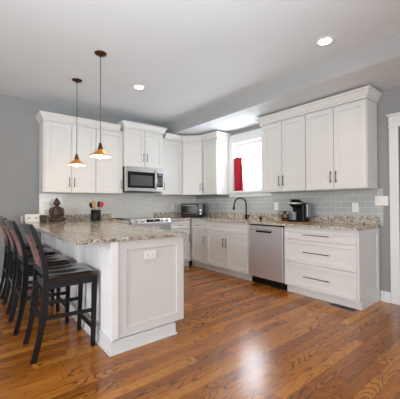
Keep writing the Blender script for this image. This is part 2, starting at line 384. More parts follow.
# glass tile splashbacks
tag(MB().box(-3.10, -.009, -.009, -.001, CT+.001, 1.40).build('tile_backsplash', TILEA), 'grey subway tile splashback, tinted as lit, behind the microwave and range', 'backsplash')
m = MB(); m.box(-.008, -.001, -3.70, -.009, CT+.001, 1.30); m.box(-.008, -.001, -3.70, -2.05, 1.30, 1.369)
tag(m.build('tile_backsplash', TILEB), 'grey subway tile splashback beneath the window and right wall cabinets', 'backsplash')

# ------------------------------------------------------------------ cabinets
def bar_handle(x, z, yf, length, vert, parent, name='handle', mt=None, r=.0048):
    m = MB(); h = length/2; st = .028
    if vert:
        m.tube([(x, yf-st, z-h), (x, yf-st, z+h)], r, 8)
        for k in (-.75, .75): m.tube([(x, yf, z+h*k), (x, yf-st, z+h*k)], r*.85, 8)
    else:
        m.tube([(x-h, yf-st, z), (x+h, yf-st, z)], r, 8)
        for k in (-.75, .75): m.tube([(x+h*k, yf, z), (x+h*k, yf-st, z)], r*.85, 8)
    return m.build(name, mt or BRONZE, parent)
G = .004
def door(parent, x0, x1, z0, z1, yf, hside, hz, hl=.15, name='door', rail=.062):
    d = MB().shaker(x0+G, x1-G, z0+G, z1-G, yf, rail=rail).build(name, WHITE, parent)
    hx = x1-.035 if hside == 'r' else x0+.035
    bar_handle(hx, hz, yf, hl, True, d)
    return d
def drawer(parent, x0, x1, z0, z1, yf, hl, rail=.04, handle=True):
    d = MB().shaker(x0+G, x1-G, z0+G, z1-G, yf, rail=rail).build('drawer', WHITE, parent)
    if handle: bar_handle((x0+x1)/2, (z0+z1)/2+.0, yf, hl, False, d)
    return d

def upper(label, loc, rz, w, dp, z0, z1, splits, hz=1.53, trimz=0):
    """splits: list of (x0, x1, handle side)"""
    t = thing('wall_cabinet', label, 'cabinet', loc, rz)
    MB().box(0.001, w-.001, -dp+.021, -.011, z0, z1).build('body', WHITE, t)
    for x0, x1, hs in splits: door(t, x0, x1, z0+.004, z1-.035, -dp, hs, hz)
    return t
AW = -3.104
upper('white wall cabinet with two doors behind the pendant lamps', (AW, 0, 0), 0, .766, .33, 1.37, 2.455, [(.02, .393, 'r'), (.393, .762, 'l')])
upper('white single-door wall cabinet just left of the microwave', (AW+.766, 0, 0), 0, .466, .33, 1.37, 2.455, [(.004, .462, 'r')])
upper('white two-door wall cabinet above the stainless microwave', (-1.87, 0, 0), 0, .772, .39, 1.845, 2.53, [(.004, .386, 'r'), (.386, .768, 'l')], hz=2.02)
upper('white narrow wall cabinet just right of the microwave', (-1.098, 0, 0), 0, .486, .33, 1.37, 2.455, [(.004, .482, 'l')])
bpy.data.objects['wall_cabinet.003']
# diagonal corner cabinet
t = thing('corner_wall_cabinet', 'white diagonal corner wall cabinet above the toaster oven', 'cabinet')
MB().prism([(-.611, -.011), (-.611, -.312), (-.590, -.316), (-.316, -.590), (-.312, -.609), (-.011, -.609), (-.011, -.011)], 1.37, 2.455).build('body', WHITE, t)
L = math.hypot(.276, .276); dd = door(t, 0, L, 1.374, 2.42, -.021, 'r', 1.53)
dd.location = (-.600, -.318, 0); dd.rotation_euler = (0, 0, -PI/4)
upper('white single-door wall cabinet between corner cabinet and window', (0, -.612, 0), -PI/2, .43, .33, 1.37, 2.455, [(.004, .427, 'l')])
upper('white two-door wall cabinet immediately right of the window', (0, -2.083, 0), -PI/2, .775, .33, 1.37, 2.455, [(.003, .386, 'r'), (.386, .772, 'l')])
upper('white two-door wall cabinet at the right end, above the drawers', (0, -2.860, 0), -PI/2, .784, .33, 1.37, 2.455, [(.003, .392, 'r'), (.392, .780, 'l')])

# crown mouldings
def crown(label, path, z0, z1, out=.06):
    h = z1-z0
    prof = [(0.001, z0), (.012, z0), (.012, z0+h*.22), (.022, z0+h*.3), (out*.75, z0+h*.72), (out, z0+h*.82), (out, z1), (.001, z1)]
    tag(MB().moulding(path, prof).build('crown_molding', WHITE), label, 'molding', None)
crown('white crown molding over the cabinets behind the pendant lamps', [(AW, -.012), (AW, -.33), (-1.935, -.33)], 2.43, 2.54)
crown('white raised crown molding over the cabinet above the microwave', [(-1.87, -.012), (-1.87, -.39), (-1.098, -.39), (-1.098, -.012)], 2.50, 2.62 if False else 2.615, .055)
crown('white crown molding following the corner cabinets left of the window', [(-1.036, -.33), (-.612, -.33), (-.33, -.612), (-.33, -1.042), (-.012, -1.042)], 2.43, 2.545)
crown('white crown molding over the cabinets right of the window', [(-.012, -2.083), (-.33, -2.083), (-.33, -3.644), (-.012, -3.644)], 2.43, 2.545)

# base cabinets
BT = CT-.031
def base(name, label, loc, rz, w, d=.62, cat='cabinet', kick=True):
    t = thing(name, label, cat, loc, rz)
    MB().box(0.001, w-.001, -d+.021, -.011, .10, BT).build('body', WHITE, t)
    if kick: MB().box(.001, w-.001, -.545, -.03, 0, .10).build('toe_kick', WHITE, t)
    return t
# back wall, right of the range (runs into the corner)
t = base('base_cabinet', 'white base cabinet with one drawer between range and corner', (-1.10, 0, 0), 0, .478)
drawer(t, .004, .456, .722, .866, -.62, .1); door(t, .004, .456, .108, .715, -.62, 'r', .54)
# hidden cabinet left of the range
t = base('base_cabinet', 'white base cabinet left of the range, behind the peninsula', (-2.33, 0, 0), 0, .455)
drawer(t, .004, .451, .722, .866, -.62, .14); door(t, .004, .451, .108, .715, -.62, 'l', .54)
# corner + small cabinet on the right wall
t = thing('base_cabinet', 'white narrow base cabinet with small drawer, left of the sink', 'cabinet', (0, -.62, 0), -PI/2)
MB().box(-.608, .437, -.599, -.011, .10, BT).build('body', WHITE, t); MB().box(-.075, .437, -.545, -.03, 0, .10).build('toe_kick', WHITE, t)
drawer(t, .01, .436, .722, .866, -.62, .09); door(t, .01, .436, .108, .715, -.62, 'r', .54)
# sink base
t = thing('sink_cabinet', 'white two-door base cabinet under the window and faucet', 'cabinet', (0, -1.059, 0), -PI/2)
w_ = 1.006
m = MB(); m.box(.001, .02, -.599, -.011, .1, BT); m.box(w_-.02, w_-.001, -.599, -.011, .1, BT); m.box(.02, w_-.02, -.599, -.011, .1, .12); m.box(.02, w_-.02, -.03, -.011, .12, BT); m.box(.02, w_-.02, -.599, -.58, .12, BT)
m.build('body', WHITE, t); MB().box(.001, w_-.001, -.545, -.03, 0, .10).build('toe_kick', WHITE, t)
drawer(t, .004, w_-.02, .722, .866, -.62, .1, handle=False)
door(t, .004, .495, .108, .715, -.62, 'r', .54); door(t, .495, w_-.02, .108, .715, -.62, 'l', .54)
# drawers
t = base('drawer_cabinet', 'white three-drawer base cabinet beneath the coffee maker', (0, -2.700, 0), -PI/2, .943)
drawer(t, .004, .936, .726, .866, -.62, .34); drawer(t, .004, .936, .428, .720, -.62, .34); drawer(t, .004, .936, .108, .422, -.62, .34)
e = MB().shaker(.02, .60, .10, BT-.002, -.012, .012, .055).build('end_panel', WHITE, t); e.rotation_euler = (0, 0, PI/2); e.location = (.943, -.613, 0)
MB().box(.943, .957, -.545, -.02, 0, .10, .002).build('kick_side', WHITE, t)

# peninsula
PXl, PXr, PYf = -3.06, -2.362, -2.805
t = thing('peninsula_cabinet', 'large white peninsula with recessed end panel and beadboard side', 'peninsula', (0, 0, 0))
MB().box(PXl+.02, PXr-.02, PYf+.022, -.66, .10, BT).build('body', WHITE, t)
m = MB(); m.box(PXl+.012, PXr-.10, PYf+.0, -.66, 0, .10)
m.build('toe_kick', WHITE, t)
MB().shaker(-3.012, PXr, .108, BT-.002, PYf, .022, .075).build('end_panel', WHITE, t)
# long beadboard side with battens
m = MB(); m.box(PXl, PXl+.018, PYf+.0, -.012, 0, BT)
y = PYf+.05
while y < -.10:
    m.box(PXl-.0035, PXl, y, y+.034, .11, BT-.06, .0015); y += .0405
m.build('beadboard_panel', BEAD, t)
for yy in (-1.93, -1.02, -.10): MB().box(PXl-.014, PXl-.004, yy, yy+.07, .11, BT-.001, .002).build('batten', BEAD, t)
MB().box(PXl-.014, -3.014, PYf-.0125, PYf+.012, 0.11, BT-.001, .002).build('corner_post', BEAD, t)
m = MB(); m.box(PXl-.02, PXl-.001, PYf-.02, -.02, 0, .11, .002); m.box(PXl-.0015, PXr-.105, PYf-.02, PYf-.001, 0, .10, .002)
m.build('base_molding', TRIM, t)
m = MB(); m.box(PXl-.032, PXl-.021, PYf-.032, -.02, 0, .018, .004); m.box(PXl-.0215, PXr-.095, PYf-.032, PYf-.021, 0, .018, .004); m.build('shoe_molding', TRIM, t)
# kitchen-side doors of the peninsula
for i in range(3):
    y0 = PYf+.03+i*.62
    d = MB().shaker(.003, .60, .108, .866, -.02, .02, .06).build('door', WHITE, t); d.location = (PXr-.02, y0, 0); d.rotation_euler = (0, 0, PI/2)
    bar_handle(.55, .54, -.02, .15, True, d)

# worktops
m = MB()
b0 = CT-.03
m.prism([(-3.35, -.011), (-3.35, -2.83), (-2.335, -2.83), (-2.335, -.65), (-1.878, -.65), (-1.878, -.011)], b0, CT, bev=.003)
t = m.build('granite_worktop', GRAN); tag(t, 'speckled beige granite worktop on the peninsula', 'countertop')
MB().box(-3.35, -1.96, -.03, -.0095, CT, CT+.10, .002).build('granite_upstand', GRAN, t)
SKx0, SKx1, SKy0, SKy1 = -.52, -.16, -1.92, -1.18   # sink cut-out
m = MB(); fr = -.645
m.box(-1.09, fr, -.645, -.011, b0, CT); m.box(fr, -.010, -1.18, -.011, b0, CT); m.box(fr, -.010, -3.66, -1.92, b0, CT)
m.box(fr, SKx0, SKy0, SKy1, b0, CT); m.box(SKx1, -.010, SKy0, SKy1, b0, CT)
bmesh.ops.remove_doubles(m.bm, verts=m.bm.verts, dist=.0001)
t = m.build('granite_worktop', GRAN); tag(t, 'speckled grey granite worktop with sink along the right wall', 'countertop')
MB().box(-1.09, -.03, -.03, -.0095, CT, CT+.10, .002).box(-.03, -.0085, -3.66, -.0095, CT, CT+.10, .002).build('granite_upstand', GRAN, t)
# sink
m = MB(); g = .002; zz = CT-.20
m.box(SKx0-.01, SKx0-g, SKy0-.01, SKy1+.01, zz, b0-.001); m.box(SKx1+g, SKx1+.01, SKy0-.01, SKy1+.01, zz, b0-.001)
m.box(SKx0-g, SKx1+g, SKy0-.01, SKy0-g, zz, b0-.001); m.box(SKx0-g, SKx1+g, SKy1+g, SKy1+.01, zz, b0-.001); m.box(SKx0-.01, SKx1+.01, SKy0-.01, SKy1+.01, zz-.006, zz)
t = m.build('kitchen_sink', STEEL); tag(t, 'stainless undermount sink set in the granite below the window', 'sink')
MB().lathe([(.04, 0), (.04, .004), (.02, .004), (.015, .001)], 20, T(-.34, -1.55, zz+.0005)).build('drain', BLACKM, t)

# ------------------------------------------------------------------ appliances
t = thing('dishwasher', 'stainless steel dishwasher between sink cabinet and drawers', 'dishwasher', (0, -2.068, 0), -PI/2)
MB().box(.006, .622, -.58, -.02, .10, .885).build('body', BLACKP, t)
dd = MB().box(.010, .618, -.622, -.581, .112, .868, .004).build('door', STEELD, t)
MB().box(.15, .43, -.6235, -.6221, .772, .818, .0005).build('handle_recess', BLACKM, dd)
MB().tube([(.15, -.635, .806), (.17, -.642, .808), (.41, -.642, .808), (.43, -.635, .806)], .008, 8).build('handle', STEEL, dd)
MB().box(.05, .105, -.6232, -.6221, .80, .812).build('badge', SLOT, dd)
MB().box(.01, .618, -.60, -.581, .869, .884).build('control_strip', BLACKP, t)
MB().box(.01, .618, -.55, -.50, .005, .10).build('toe_kick', BLACKP, t)

# slide-in range
t = thing('range', 'stainless slide-in range with front knobs behind the peninsula', 'stove', (-1.870, 0, 0), 0)
MB().box(.004, .762, -.62, -.035, .02, .905).build('body', STEEL, t)
ct = MB().box(.0, .766, -.60, -.035, .922, .932, .002).box(.006, .76, -.60, -.035, .905, .922).build('cooktop', GLOSSB, t)
for cx, cy, r in ((.2, -.45, .1), (.56, -.45, .11), (.2, -.18, .085), (.56, -.18, .085)):
    MB().lathe([(r-.004, .9322), (r-.004, .9326), (r, .9326), (r, .9322)], 28, T(cx, cy, 0), caps=False).build('burner_ring', GREYG, ct)
cp = MB()
b = bmesh.new(); prof = [(-.60, .934), (-.628, .940), (-.664, .868), (-.664, .851), (-.60, .851)]
A = [b.verts.new((.0, y, z)) for y, z in prof]; B = [b.verts.new((.766, y, z)) for y, z in prof]
b.faces.new(A); b.faces.new(B)
for i in range(5): b.faces.new((A[i], A[(i+1) % 5], B[(i+1) % 5], B[i]))
cp.join(b); cpo = cp.build('control_panel', STEEL, t)
ang = PI/2-math.atan2(.036, .072)
def onpanel(x, u=0): return T(x, -.646, .904) @ Matrix.Rotation(ang, 4, 'X')
for x in (.10, .215, .60, .70): MB().lathe([(.027, .0), (.025, .030), (.018, .034)], 18, onpanel(x)).build('knob', STEEL, cpo)
MB().box(-.13, .13, -.026, .026, 0, .001, 0, onpanel(.41)).build('display', GLOSSB, cpo)
MB().box(-.02, .015, -.005, .005, .001, .0014, 0, onpanel(.43)).build('clock_digits', LED, cpo)
od = MB().box(.006, .76, -.66, -.621, .20, .85, .004).build('oven_door', STEEL, t)
MB().box(.12, .646, -.663, -.6605, .34, .66, .001).build('oven_glass', GLOSSB, od)
MB().tube([(.06, -.661, .78), (.06, -.70, .78), (.706, -.70, .78), (.706, -.661, .78)], .011, 10).build('handle', STEEL, od)
MB().box(.006, .76, -.655, -.621, .04, .19, .004).build('storage_drawer', STEEL, t)

# microwave
t = thing('microwave', 'stainless over-the-range microwave hung beneath wall cabinet', 'microwave', (-1.866, 0, 0), 0)
MB().box(0, .762, -.37, -.011, 1.425, 1.842).build('body', BLACKP, t)
MB().box(.02, .742, -.36, -.02, 1.412, 1.4245).build('vent_grille', BLACKM, t)
fr_ = MB(); fr_.shaker(0, .60, 1.42, 1.842, -.405, .034, .072, .004, .002); dd = fr_.build('door', STEEL, t)
MB().box(.045, .578, -.4075, -.4055, 1.475, 1.760, .001).build('door_glass', GLOSSB, dd)
MB().box(.09, .53, -.4095, -.4076, 1.515, 1.70, .001).build('mesh_window', GREYG, dd)
MB().tube([(.585, -.406, 1.47), (.585, -.44, 1.485), (.585, -.455, 1.62), (.585, -.44, 1.78), (.585, -.406, 1.795)], .015, 10).build('handle', STEEL, dd)
cp = MB().box(.602, .762, -.405, -.371, 1.42, 1.842, .002).build('control_panel', STEEL, t)
MB().box(.622, .745, -.4065, -.4051, 1.50, 1.755, .0005).build('keypad', GLOSSB, cp)
MB().box(.655, .715, -.4072, -.4066, 1.72, 1.738).build('clock_digits', LED, cp)
MB().box(.66, .705, -.4062, -.4052, 1.79, 1.803).build('badge', REDL, cp)
for i in range(5):
    for k in range(3): MB().box(.637+k*.034, .660+k*.034, -.4071, -.4066, 1.53+i*.034, 1.55+i*.034).build('key', SLOT, cp)

# ------------------------------------------------------------------ lights of the room
def downlight(label, x, y, z, pw):
    t = thing('recessed_light', label, 'ceiling light', (x, y, z), 0, 'recessed ceiling lights')
    MB().lathe([(.062, -.001), (.064, -.006), (.092, -.005), (.098, -.0005)], 32, caps=False).build('trim_ring', TRIM, t)
    MB().lathe([(.061, -.0008), (.061, -.0035)], 32).build('lens', LAMP, t)
    l = bpy.data.lights.new('downlight', 'SPOT'); l.energy = pw; l.color = (1, .88, .73); l.spot_size = 2.5; l.spot_blend = 1; l.shadow_soft_size = .06
    o = bpy.data.objects.new('downlight', l); COL.objects.link(o); o.parent = t; o.location = (0, 0, -.02)
downlight('recessed ceiling light nearest the camera, upper right', -1.239, -3.626, CZ, 40)
downlight('recessed ceiling light above the peninsula and range', -2.153, -1.478, CZ, 40)
downlight('recessed light in the lowered soffit near the window', -.525, -1.453, SZ, 26)
def pendant(label, x, y):
    t = thing('pendant_lamp', label, 'lamp', (x, y, CZ), 0, 'pendant lamps over the peninsula')
    MB().lathe([(.062, -.001), (.062, -.008), (.045, -.02), (.012, -.026), (.008, -.04)], 28).build('canopy', COPPERD, t)
    z = 1.70-CZ
    MB().tube([(0, 0, -.038), (0, 0, z+.125)], .0035, 8).build('cord', COPPERD, t)
    MB().lathe([(.008, z+.135), (.014, z+.13), (.014, z+.112), (.022, z+.105), (.022, z+.085), (.028, z+.08), (.028, z+.066), (.02, z+.06), (.02, z+.05)], 20).build('socket', COPPERD, t)
    MB().lathe([(.024, z+.066), (.034, z+.060), (.046, z+.046), (.078, z+.020), (.112, z-.002), (.114, z-.008), (.109, z-.006), (.076, z+.014), (.044, z+.040), (.032, z+.053), (.022, z+.060)], 36, caps=False).build('shade', COPPER, t)
    MB().lathe([(.107, z-.0085), (.075, z+.0115), (.043, z+.0365), (.031, z+.050)], 36, caps=False).build('reflector', PLATE, t)
    MB().lathe([(.014, z+.048), (.015, z+.03), (.022, z+.012), (.025, z-.004), (.019, z-.020), (.005, z-.028)], 20).build('bulb', BULB, t)
    l = bpy.data.lights.new('pendant_glow', 'POINT'); l.energy = 4; l.color = (1, .76, .48); l.shadow_soft_size = .03
    o = bpy.data.objects.new('pendant_glow', l); COL.objects.link(o); o.parent = t; o.location = (0, 0, z-.062)
pendant('antique copper pendant lamp on the right, nearer the camera than the other', -2.878, -2.03)
pendant('antique copper pendant lamp farther back, left of the other', -2.878, -1.186)

# ------------------------------------------------------------------ outlets and switches
def outlet(label, M_, wd, ht, kind='duplex', n=1, name='wall_outlet', cat='outlet'):
    t = thing(name, label, cat); t.matrix_world = M_
    MB().box(-wd/2, wd/2, -.006, -.0005, -ht/2, ht/2, .002).build('plate', PLATE, t)
    step = wd/n
    for i in range(n):
        cx = -wd/2+step*(i+.5)
        if kind == 'duplex':
            for s in (-1, 1):
                r = MB().box(cx-.017, cx+.017, -.0085, -.0058, s*.021-.0145, s*.021+.0145, .003).build('receptacle', PLATE, t)
                MB().box(cx-.008, cx-.005, -.0088, -.0084, s*.021-.004, s*.021+.007).box(cx+.005, cx+.008, -.0088, -.0084, s*.021-.004, s*.021+.007).build('slot', SLOT, r)
        elif kind == 'wide':
            for s in (-1, 1):
                r = MB().box(s*.025-.017, s*.025+.017, -.0085, -.0058, -.0165, .0165, .003).build('receptacle', PLATE, t)
                MB().box(s*.025-.006, s*.025+.006, -.0088, -.0084, -.007, -.004).box(s*.025-.006, s*.025+.006, -.0088, -.0084, .004, .007).build('slot', SLOT, r)
        else:
            MB().box(cx-.016, cx+.016, -.009, -.0058, -.033, .033, .002).build('rocker', PLATE, t)
outlet('white wall outlet plate left of the statue', T(-3.005, -.009, 1.172), .09, .13)
outlet('white wall outlet plate between range and toaster oven', T(-.643, -.009, 1.135), .08, .12)
RB = -PI/2
outlet('white wall outlet plate between faucet and coffee maker', T(-.008, -2.135, 1.145, RB), .08, .125)
outlet('white wall outlet plate right of the coffee maker', T(-.008, -3.375, 1.14, RB), .08, .12)
outlet('white wide switch plate near the door casing', T(-.001 if False else -.008, -3.665, 1.215, RB), .065, .001) if False else None
outlet('white wide switch plate on wall beside the door casing', T(-.0005-.008, -3.682, 1.222, RB), .15, .118, 'rocker', 3, 'light_switch', 'switch')
outlet('white horizontal outlet plate on the peninsula end panel', T(-2.722, PYf, .752), .122, .078, 'wide')

# ------------------------------------------------------------------ things on the worktops
Z = CT+.001
# white box with two grey marks
t = thing('white_box', 'white rectangular box with two grey marks against the left upstand', 'box', (-3.205, -.085, Z), 0)
b = bmesh.new(); A = [(-.045, 0), (.045, 0), (.04, .018), (.012, .125), (-.0, .125)]
lo = [b.verts.new((-.095, -y if False else y, z)) for y, z in [(-.045, 0), (.045, 0), (.045, .02), (.02, .12), (-.01, .12), (-.045, .012)]]
hi = [b.verts.new((.095, v.co.y, v.co.z)) for v in lo]; b.faces.new(lo); b.faces.new(hi)
for i in range(6): b.faces.new((lo[i], lo[(i+1) % 6], hi[(i+1) % 6], hi[i]))
MB().join(b).build('case', PLATE, t)
for s in (-1, 1):
    M_ = T(s*.045, -.0285, .064) @ Matrix.Rotation(-math.atan2(.035, .108), 4, 'X')
    MB().box(-.016, .016, -.002, .0, -.012, .012, .0005, M_).build('button', GREYD, t)
# dark carved block
t = thing('candle_block', 'small dark brown wooden block holder left of the statue', 'candle holder', (-3.07, -.13, Z))
MB().box(-.042, .042, -.042, .042, 0, .10, .008).build('holder', WOODD, t)
MB().lathe([(.03, .099), (.03, .106), (.024, .106), (.022, .101)], 18).build('rim', COPPERD, t)
# statue
t = thing('buddha_statue', 'dark bronze seated meditating figure statue against the wall', 'statue', (-2.885, -.17, Z))
m = MB()
m.ell((0, .012, .125), (.062, .048, .11)); m.ell((0, .012, .205), (.080, .042, .036))
m.ell((0, .005, .245), (.028, .028, .03)); m.ell((0, -.004, .292), (.044, .046, .055)); m.ell((0, .006, .345), (.022, .022, .020)); m.ell((0, -.048, .288), (.009, .010, .013))
for s in (-1, 1):
    m.ell((s*.044, .002, .280), (.008, .012, .026))
    m.tube([(s*.072, .010, .208), (s*.088, .000, .15), (s*.082, -.02, .105), (s*.045, -.058, .085), (s*.010, -.068, .080)], [.026, .025, .022, .018, .017], 12)
    m.tube([(s*.03, .0, .05), (s*.075, -.02, .045), (s*.098, -.035, .038), (s*.06, -.068, .036), (0, -.076, .034)], [.042, .040, .030, .029, .026], 12)
m.ell((0, -.01, .028), (.108, .065, .025))
bd = m.build('figure', STATUE, t)
r = bd.modifiers.new('r', 'REMESH'); r.mode = 'VOXEL'; r.voxel_size = .0045; r.use_smooth_shade = True
sm = bd.modifiers.new('s', 'SMOOTH'); sm.factor = .5; sm.iterations = 1
# two jars
def jar(label, x, y):
    t = thing('spice_jar', label, 'jar', (x, y, Z), 0, 'small jars by the utensil holder')
    MB().lathe([(.024, 0), (.027, .006), (.027, .07), (.022, .08)], 20).build('body', CLEAR, t)
    MB().lathe([(.024, .08), (.0245, .108), (.02, .113)], 20).build('lid', STEEL, t)
    MB().lathe([(.0275, .02), (.0275, .055)], 20, caps=False).build('label_band', LABEL, t)
jar('small metal-lidded jar nearer the statue', -2.645, -.17); jar('small metal-lidded jar nearer the utensil holder', -2.565, -.18)
# utensil crock and utensils
cx, cy = -2.300, -.22
t = thing('utensil_crock', 'black cylindrical utensil holder on the peninsula worktop', 'utensil holder', (cx, cy, Z))
m = MB(); m.lathe([(.078, 0), (.080, .004), (.080, .17), (.074, .17), (.074, .008), (.0001, .008)], 28, caps=False); m.lathe([(.078, 0), (.0001, 0)], 28, caps=False); m.build('holder', BLACKP, t)
MB().lathe([(.0805, .165), (.0815, .17), (.0815, .1745), (.078, .1745)], 28, caps=False).build('rim', BLACKM, t)
def utensil(name, label, dx, dy, lx, ly, hl, hm, head, headm):
    t = thing(name, label, 'utensil', (cx+dx, cy+dy, Z+.012)); up_ = Vector((lx, ly, hl))
    MB().tube([(0, 0, 0), up_], .005, 8).build('handle', hm, t)
    q = up_.to_track_quat('Z', 'X').to_matrix().to_4x4()
    M_ = Matrix.Translation(up_) @ q
    m = MB()
    if head == 'spoon': m.ell((0, 0, .035), (.034, .010, .048), M_)
    elif head == 'flat': m.box(-.034, .034, -.004, .004, -.005, .09, .0035, M_)
    elif head == 'ladle': m.ell((0, -.02, .03), (.036, .03, .034), M_)
    m.build('head', headm, t)
cs = Vector((math.cos(-YAW), math.sin(-YAW)))   # spread the utensils across the mouth
utensil('ladle', 'black ladle standing tallest in the utensil holder', .0, .045, .0, .01, .250, BLACKP, 'ladle', BLACKP)
utensil('spatula', 'pale wooden spatula in the utensil holder', -.012, -.030, -.036, -.02, .215, WOODL, 'flat', WOODL)
utensil('serving_spoon', 'red spoon leaning right in the utensil holder', .0, -.012, .070, -.02, .215, REDP, 'spoon', REDP)
utensil('serving_spoon', 'black spoon leaning far left in the utensil holder', -.005, .0, -.062, .0, .205, BLACKP, 'spoon', BLACKP)
utensil('spatula', 'black flat turner between ladle and red spoon', .0, .005, .055, .035, .215, BLACKP, 'flat', BLACKP)
# little wooden dish with spoon left of the range
t = thing('spoon_rest', 'small tan wooden spoon rest on the granite left of the range', 'spoon rest', (-2.03, -.20, Z))
MB().lathe([(.0001, .0), (.035, .0), (.052, .018), (.048, .019), (.033, .006), (.0001, .005)], 24, caps=False).build('dish', WOODL, t)
t = thing('cooking_spoon', 'dark handled spoon lying across the small wooden rest', 'spoon', (-2.03, -.20, Z+.021))
MB().tube([(0, 0, .004), (.07, -.09, .005), (.13, -.2, .004)], .006, 8).build('handle', BLACKM, t); MB().ell((-.01, .012, .006), (.03, .022, .007)).build('bowl', COPPER, t)

# toaster oven, turned out of the corner
t = thing('toaster_oven', 'black and steel toaster oven in the worktop corner', 'toaster oven', (-.36, -.335, Z), -math.radians(44))
MB().box(-.225, .225, -.15, .14, .015, .275, .008).build('body', BLACKP, t)
for sx_ in (-1, 1):
    for sy in (-1, 1): MB().lathe([(.014, 0), (.014, .016)], 12, T(sx_*.19, sy*.11, 0)).build('foot', BLACKP, t)
f = MB().box(-.222, .222, -.157, -.149, .02, .27, .003).build('front_frame', BLACKP, t)
g_ = MB().box(-.205, .115, -.163, -.1575, .045, .225, .002).build('glass_door', GLOSSB, t)
MB().box(-.19, .10, -.1645, -.1631, .075, .088).build('heating_element', COPPERD, g_)
MB().tube([(-.20, -.163, .235), (-.20, -.185, .24), (.11, -.185, .24), (.11, -.163, .235)], .011, 8).build('handle', STEEL, g_)
cp = MB().box(.128, .218, -.162, -.1575, .03, .26, .002).build('control_panel', GLOSSB, t)
for zz in (.075, .14): MB().lathe([(.02, 0), (.018, .018)], 18, T(.173, -.162, zz)@Matrix.Rotation(PI/2, 4, 'X')).build('knob', STEEL, cp)
MB().box(.14, .206, -.1635, -.1621, .195, .235).build('display', GREYG, cp)

# faucet
t = thing('faucet', 'dark bronze gooseneck faucet behind the sink under the window', 'faucet', (-.095, -1.55, Z))
MB().lathe([(.028, 0), (.028, .008), (.02, .016), (.017, .06), (.014, .07)], 20).build('base', BLACKM, t)
pts = [(0, 0, .06), (0, 0, .26)]
dx, dy = -.62, .78
R_ = .105
for i in range(1, 13):
    a = PI*i/12*1.02; k = R_*(1-math.cos(a)); pts.append((dx*k, dy*k, .26+R_*1.05*math.sin(a)))
lx, ly, lz = pts[-1]
MB().tube(pts, .0125, 12).build('neck', BLACKM, t)
MB().tube([(lx, ly, lz+.003), (lx+dx*.006, ly+dy*.006, lz-.035), (lx+dx*.014, ly+dy*.014, lz-.095)], [.014, .019, .024], 14).build('spray_head', BRONZE, t)
MB().tube([(0, -.012, .045), (0, -.045, .055), (-.005, -.09, .06)], [.012, .008, .007], 10).build('lever', BLACKM, t)
t = thing('soap_dispenser', 'short dark cap beside the faucet, nearer the dishwasher', 'dispenser', (-.10, -1.877, Z))
MB().lathe([(.022, 0), (.022, .03), (.018, .034), (.018, .05), (.012, .054)], 18).build('cap', BLACKM, t); MB().tube([(0, 0, .045), (-.03, .01, .046)], .006, 8).build('spout', BLACKM, t)

# coffee corner
tag(MB().box(-.42, -.10, -2.90, -2.365, Z, Z+.009, .004).build('serving_tray', TRAYW), 'light brown wooden board under the coffee maker', 'tray')
ZT = Z+.010
t = thing('coffee_maker', 'black single-serve coffee maker with silver-rimmed brew head', 'coffee maker', (-.26, -2.70, ZT), -math.radians(92))
MB().box(-.085, .095, -.02, .13, 0, .27, .015).build('body', BLACKP, t)
MB().box(-.075, .075, -.15, -.018, 0, .03, .008).build('drip_tray', BLACKP, t)
hd = MB().ell((0, -.055, .255), (.088, .115, .062)).build('brew_head', BLACKP, t)
m = MB(); m.tube([(.09*math.cos(a), -.055+.118*math.sin(a), .262) for a in [PI+PI*i/16 for i in range(17)]], .013, 8); m.build('silver_rim', STEEL, hd)
MB().box(-.06, .06, -.14, -.05, .305, .318, .004).build('lid_handle', BLACKM, hd)
MB().tube([(0, -.09, .20), (0, -.09, .17)], [.035, .022], 14).build('nozzle', BLACKP, t)
MB().box(.098, .138, .02, .12, .06, .26, .012).build('water_tank', CLEAR, t)
tag(MB().lathe([(.026, 0), (.031, .09), (.032, .11), (.029, .11), (.024, .006), (.0001, .006)], 22, T(-.372, -2.70, ZT+.031), caps=False).build('travel_cup', CLEAR), 'grey translucent cup on the coffee maker drip tray', 'cup')
# wire basket and pods
bx_, by_ = -.27, -2.475
t = thing('wire_basket', 'small dark wire basket of pods beside the coffee maker', 'basket', (bx_, by_, ZT))
m = MB()
def ringpts(r, z, n=24): return [(r*math.cos(2*PI*i/n), r*math.sin(2*PI*i/n), z) for i in range(n+1)]
for r, z in ((.062, .004), (.078, .045), (.085, .09), (.088, .14)): m.tube(ringpts(r, z), .0022, 6)
for i in range(14):
    a = 2*PI*i/14; m.tube([(r*math.cos(a), r*math.sin(a), z) for r, z in ((.0, .004), (.062, .004), (.078, .045), (.088, .14))], .0018, 6)
m.build('wire_frame', BLACKM, t)
def pod():
    m = MB(); m.lathe([(.018, 0), (.023, .04), (.026, .042), (.026, .045)], 16); return m
pods = []
spots = [(-.033, .0, .008, 0), (.03, .028, .008, 1), (.025, -.032, .008, 0), (-.008, .035, .055, 1), (-.03, -.025, .056, 2), (.032, .0, .056, 1), (.0, -.0, .102, 0)]
for i, (px, py, pz, k) in enumerate(spots):
    o = pod().build('coffee_pod', (POD1, POD2, POD3)[k])
    o.location = (bx_+px, by_+py, ZT+pz); o.rotation_euler = (0, 0, 0)
    tag(o, ('brown', 'orange', 'pale')[k]+' coffee pod piled in the small wire basket', 'coffee pod', ('brown', 'orange', 'pale')[k]+' pods in the wire basket')
# power strip above the worktop by the coffee maker: none visible

